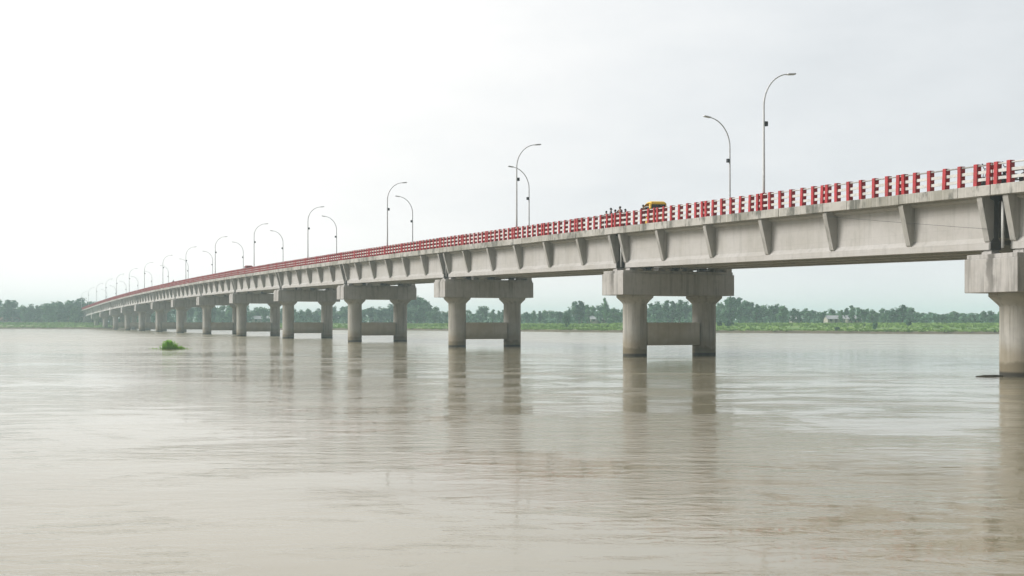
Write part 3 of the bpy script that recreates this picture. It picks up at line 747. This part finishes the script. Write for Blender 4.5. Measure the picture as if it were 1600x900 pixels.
# ------------------------------------------------------------------ vehicles on the deck
def wheel(parent, x, y, r, wdt, name='wheel'):                    # axle along y
    Rm = Matrix.Translation((x, y, r)) @ Matrix.Rotation(R(90), 4, 'X')
    w_ = MB().lathe([(r * .62, -wdt / 2), (r * .9, -wdt / 2), (r, -wdt * .28), (r, wdt * .28), (r * .9, wdt / 2), (r * .62, wdt / 2)], 24, Rm).build(name, M['rubber'], parent)
    mb = MB().lathe([(r * .60, -wdt * .36), (r * .62, -wdt * .42), (r * .62, wdt * .42), (r * .60, wdt * .36)], 20, Rm)
    mb.lathe([(r * .12, -wdt * .6), (r * .12, wdt * .6)], 10, Rm).build('rim', M['chrome'], w_)
def auto_rickshaw(label, loc, rotz, paintname, group):
    o = empty('auto_rickshaw', loc, rotz)                          # front towards +x
    mb = MB()
    low = [(-1.30, .38), (-1.34, .62), (-1.30, .92), (.15, .90), (.45, .62), (.75, .62), (.95, .95), (1.12, .92), (1.26, .60), (1.22, .36), (.9, .30), (-1.0, .30)]
    vs = [(x, -.62, z) for x, z in low] + [(x, .62, z) for x, z in low]; n = len(low)
    mb.add(vs, [tuple(range(n - 1, -1, -1))[::-1], tuple(range(2 * n - 1, n - 1, -1))] + [(i, n + i, n + (i + 1) % n, (i + 1) % n) for i in range(n)])
    mb.build('body', M[paintname], o)
    mb = MB()                                                      # hood: roof shell, back panel around the rear window, side strips
    roof = [(-1.30, 1.72), (-1.22, 1.88), (-.95, 1.96), (.2, 1.98), (.75, 1.90), (.95, 1.74)]
    for (xa_, za), (xb, zb_) in zip(roof, roof[1:]):
        for ya, yb, da, db in ((-.64, -.50, .10, .0), (-.50, .50, 0, 0), (.50, .64, 0, .10)):
            mb.add([(xa_, ya, za - da), (xa_, yb, za - db), (xb, yb, zb_ - db), (xb, ya, zb_ - da), (xa_, ya, za - da - .03), (xa_, yb, za - db - .03), (xb, yb, zb_ - db - .03), (xb, ya, zb_ - da - .03)],
                   [(0, 3, 2, 1), (4, 5, 6, 7), (0, 1, 5, 4), (2, 3, 7, 6), (1, 2, 6, 5), (3, 0, 4, 7)])
    mb.box(-1.32, -1.27, -.63, -.54, .90, 1.70).box(-1.32, -1.27, .54, .63, .90, 1.70).box(-1.32, -1.27, -.539, .539, 1.70, 1.76).box(-1.32, -1.27, -.539, .539, .90, 1.12)
    for s in (-1, 1): mb.box(-1.27, -.75, s * .6 - .02, s * .6 + .02, .90, 1.76)
    mb.build('hood', M[paintname], o)
    MB().box(-1.305, -1.285, -.538, .538, 1.122, 1.698).build('rear_window', M['glass'], o)
    MB().box(.96, .99, -.52, .52, .98, 1.68).build('windscreen', M['glass'], o)
    for s in (-1, 1):
        MB().tube([(.93, s * .57, .9), (.90, s * .58, 1.76)], .025, 6).build('windscreen_pillar', M['black'], o)
        MB().box(-1.36, -1.335, s * .5 - .06, s * .5 + .06, .55, .70).build('tail_light', M['red'], o)
    MB().bbox(-1.05, -.55, -.52, .52, .70, .95, .05).build('seat', M['seat'], o)
    MB().lathe([(.02, 0), (.09, .02), (.1, .06)], 14, Matrix.Translation((1.22, 0, .72)) @ Matrix.Rotation(R(90), 4, 'Y')).build('headlight', M['lens'], o)
    MB().tube([(-1.40, -.55, .34), (-1.40, .55, .34)], .035, 8).build('bumper', M['black'], o)
    wheel(o, -.85, -.52, .24, .12); wheel(o, -.85, .52, .24, .12); wheel(o, .98, 0, .24, .11)
    o.scale = (.8, 1, 1.03); tag(o, label, 'auto rickshaw', group); return o
auto_rickshaw('yellow auto rickshaw with dark rear window behind the red railing', on_deck(1023, -.5, -.168), ROTZ - .3, 'yellow', 'auto rickshaws on the deck')
auto_rickshaw('dull red auto rickshaw barely showing above the distant left railing', on_deck(388, -.4, -.168), ROTZ, 'dullred', 'auto rickshaws on the deck')
def motorcycle(label, loc, rotz):
    o = empty('motorcycle', loc, rotz)
    wheel(o, -.62, 0, .30, .10); wheel(o, .66, 0, .30, .09)
    MB().tube([(-.62, .08, .30), (-.25, .06, .42), (.15, .0, .45), (.42, 0, .86)], [.03, .04, .045, .035], 8).build('frame', M['black'], o)
    MB().bbox(-.16, .22, -.13, .13, .28, .60, .05).build('engine', M['chrome'], o)
    MB().ball((.18, 0, .80), (.27, .15, .14), 14).build('fuel_tank', M['black'], o)
    MB().bbox(-.72, -.02, -.12, .12, .72, .83, .04).build('seat', M['seat'], o)
    MB().bbox(-.98, -.62, -.09, .09, .60, .72, .03).build('rear_mudguard', M['black'], o)
    for s in (-1, 1): MB().tube([(.66, s * .07, .30), (.46, s * .07, .98)], .024, 8).build('fork', M['chrome'], o)
    hb = MB().tube([(.30, -.36, 1.04), (.42, -.2, 1.0), (.45, 0, .98), (.42, .2, 1.0), (.30, .36, 1.04)], .018, 8).build('handlebar', M['black'], o)
    for s in (-1, 1): MB().ball((.40, s * .3, 1.18), (.015, .06, .045), 8).tube([(.38, s * .28, 1.03), (.40, s * .3, 1.18)], .008, 6).build('mirror', M['black'], hb)
    MB().ball((.58, 0, .88), (.09, .09, .1), 12).build('headlight', M['lens'], o)
    MB().tube([(.1, -.14, .30), (-.3, -.17, .28), (-.85, -.18, .40)], [.03, .045, .05], 8).build('exhaust', M['chrome'], o)
    MB().tube([(-.05, .1, .30), (-.1, .26, .02)], .015, 6).build('side_stand', M['black'], o)
    tag(o, label, 'motorcycle', 'dark motorcycles behind the railing')
motorcycle('dark motorcycle behind railing posts above the rightmost pier', on_deck(1552, .75, FP), ROTZ)
motorcycle('dark motorcycle just right of deck joint above the rightmost pier', on_deck(1584, .6, FP), ROTZ)
motorcycle('dark motorcycle beside the people standing at the railing', on_deck(974, .2, -.168), ROTZ + .1)

# ------------------------------------------------------------------ floating plants and driftwood
def hyacinth():
    random.seed(11); mb = MB(); o = None
    P = Vector(((268 - 800) / FPX * 112, 112, 0))
    for _ in range(520):
        u = random.random()
        if u < .06: cx, rx, hh = random.uniform(-2.2, 2.0), .5, .10
        elif u < .68: cx, rx, hh = -.25, .75, .85
        elif u < .86: cx, rx, hh = .3, .55, .5
        else: cx, rx, hh = .85, .4, .22
        x = cx + random.gauss(0, .5) * rx; y = random.gauss(0, .4) * .9
        z = hh * max(.12, 1 - ((x - cx) / (rx * 1.35)) ** 2) * random.uniform(.45, 1.05)
        tx, ty = random.uniform(-.16, .16), random.uniform(-.16, .16)
        mb.tube([(x - tx, y - ty, -.05), (x - tx * .4, y - ty * .4, z * .6), (x, y, z)], [.018, .014, .008], 4)
        a = random.uniform(0, 6.28); d = Vector((math.cos(a), math.sin(a), random.uniform(-.1, .9))).normalized(); s = d.cross(Vector((0, 0, 1))).normalized(); L = random.uniform(.10, .19); p = Vector((x, y, z))
        up = s.cross(d) * -.02
        mb.add([p, p + d * L * .35 + s * L * .42, p + d * L * .8 + s * L * .32, p + d * L, p + d * L * .8 - s * L * .32, p + d * L * .35 - s * L * .42, p + d * L * .5 + up], [(0, 1, 6), (1, 2, 6), (2, 3, 6), (3, 4, 6), (4, 5, 6), (5, 0, 6)])
    o = mb.build('water_hyacinth', M['weed']); o.location = P
    tag(o, 'bright green clump of floating water plants drifting on the brown river', 'water plant')
hyacinth()
yy = CAMZ * FPX / (588.5 - HOR); xx = (1548 - 800) / FPX * yy
mb = MB(); mb.tube([(-.75, 0, .01), (-.3, .03, .03), (.2, -.02, .035), (.62, .04, .02)], [.02, .05, .06, .035], 8); mb.tube([(.0, 0, .04), (.18, -.15, .07)], [.025, .01], 6)
o = mb.build('driftwood', M['wood'], None, (xx, yy, 0)); tag(o, 'dark driftwood floating against base of the rightmost pier', 'driftwood')
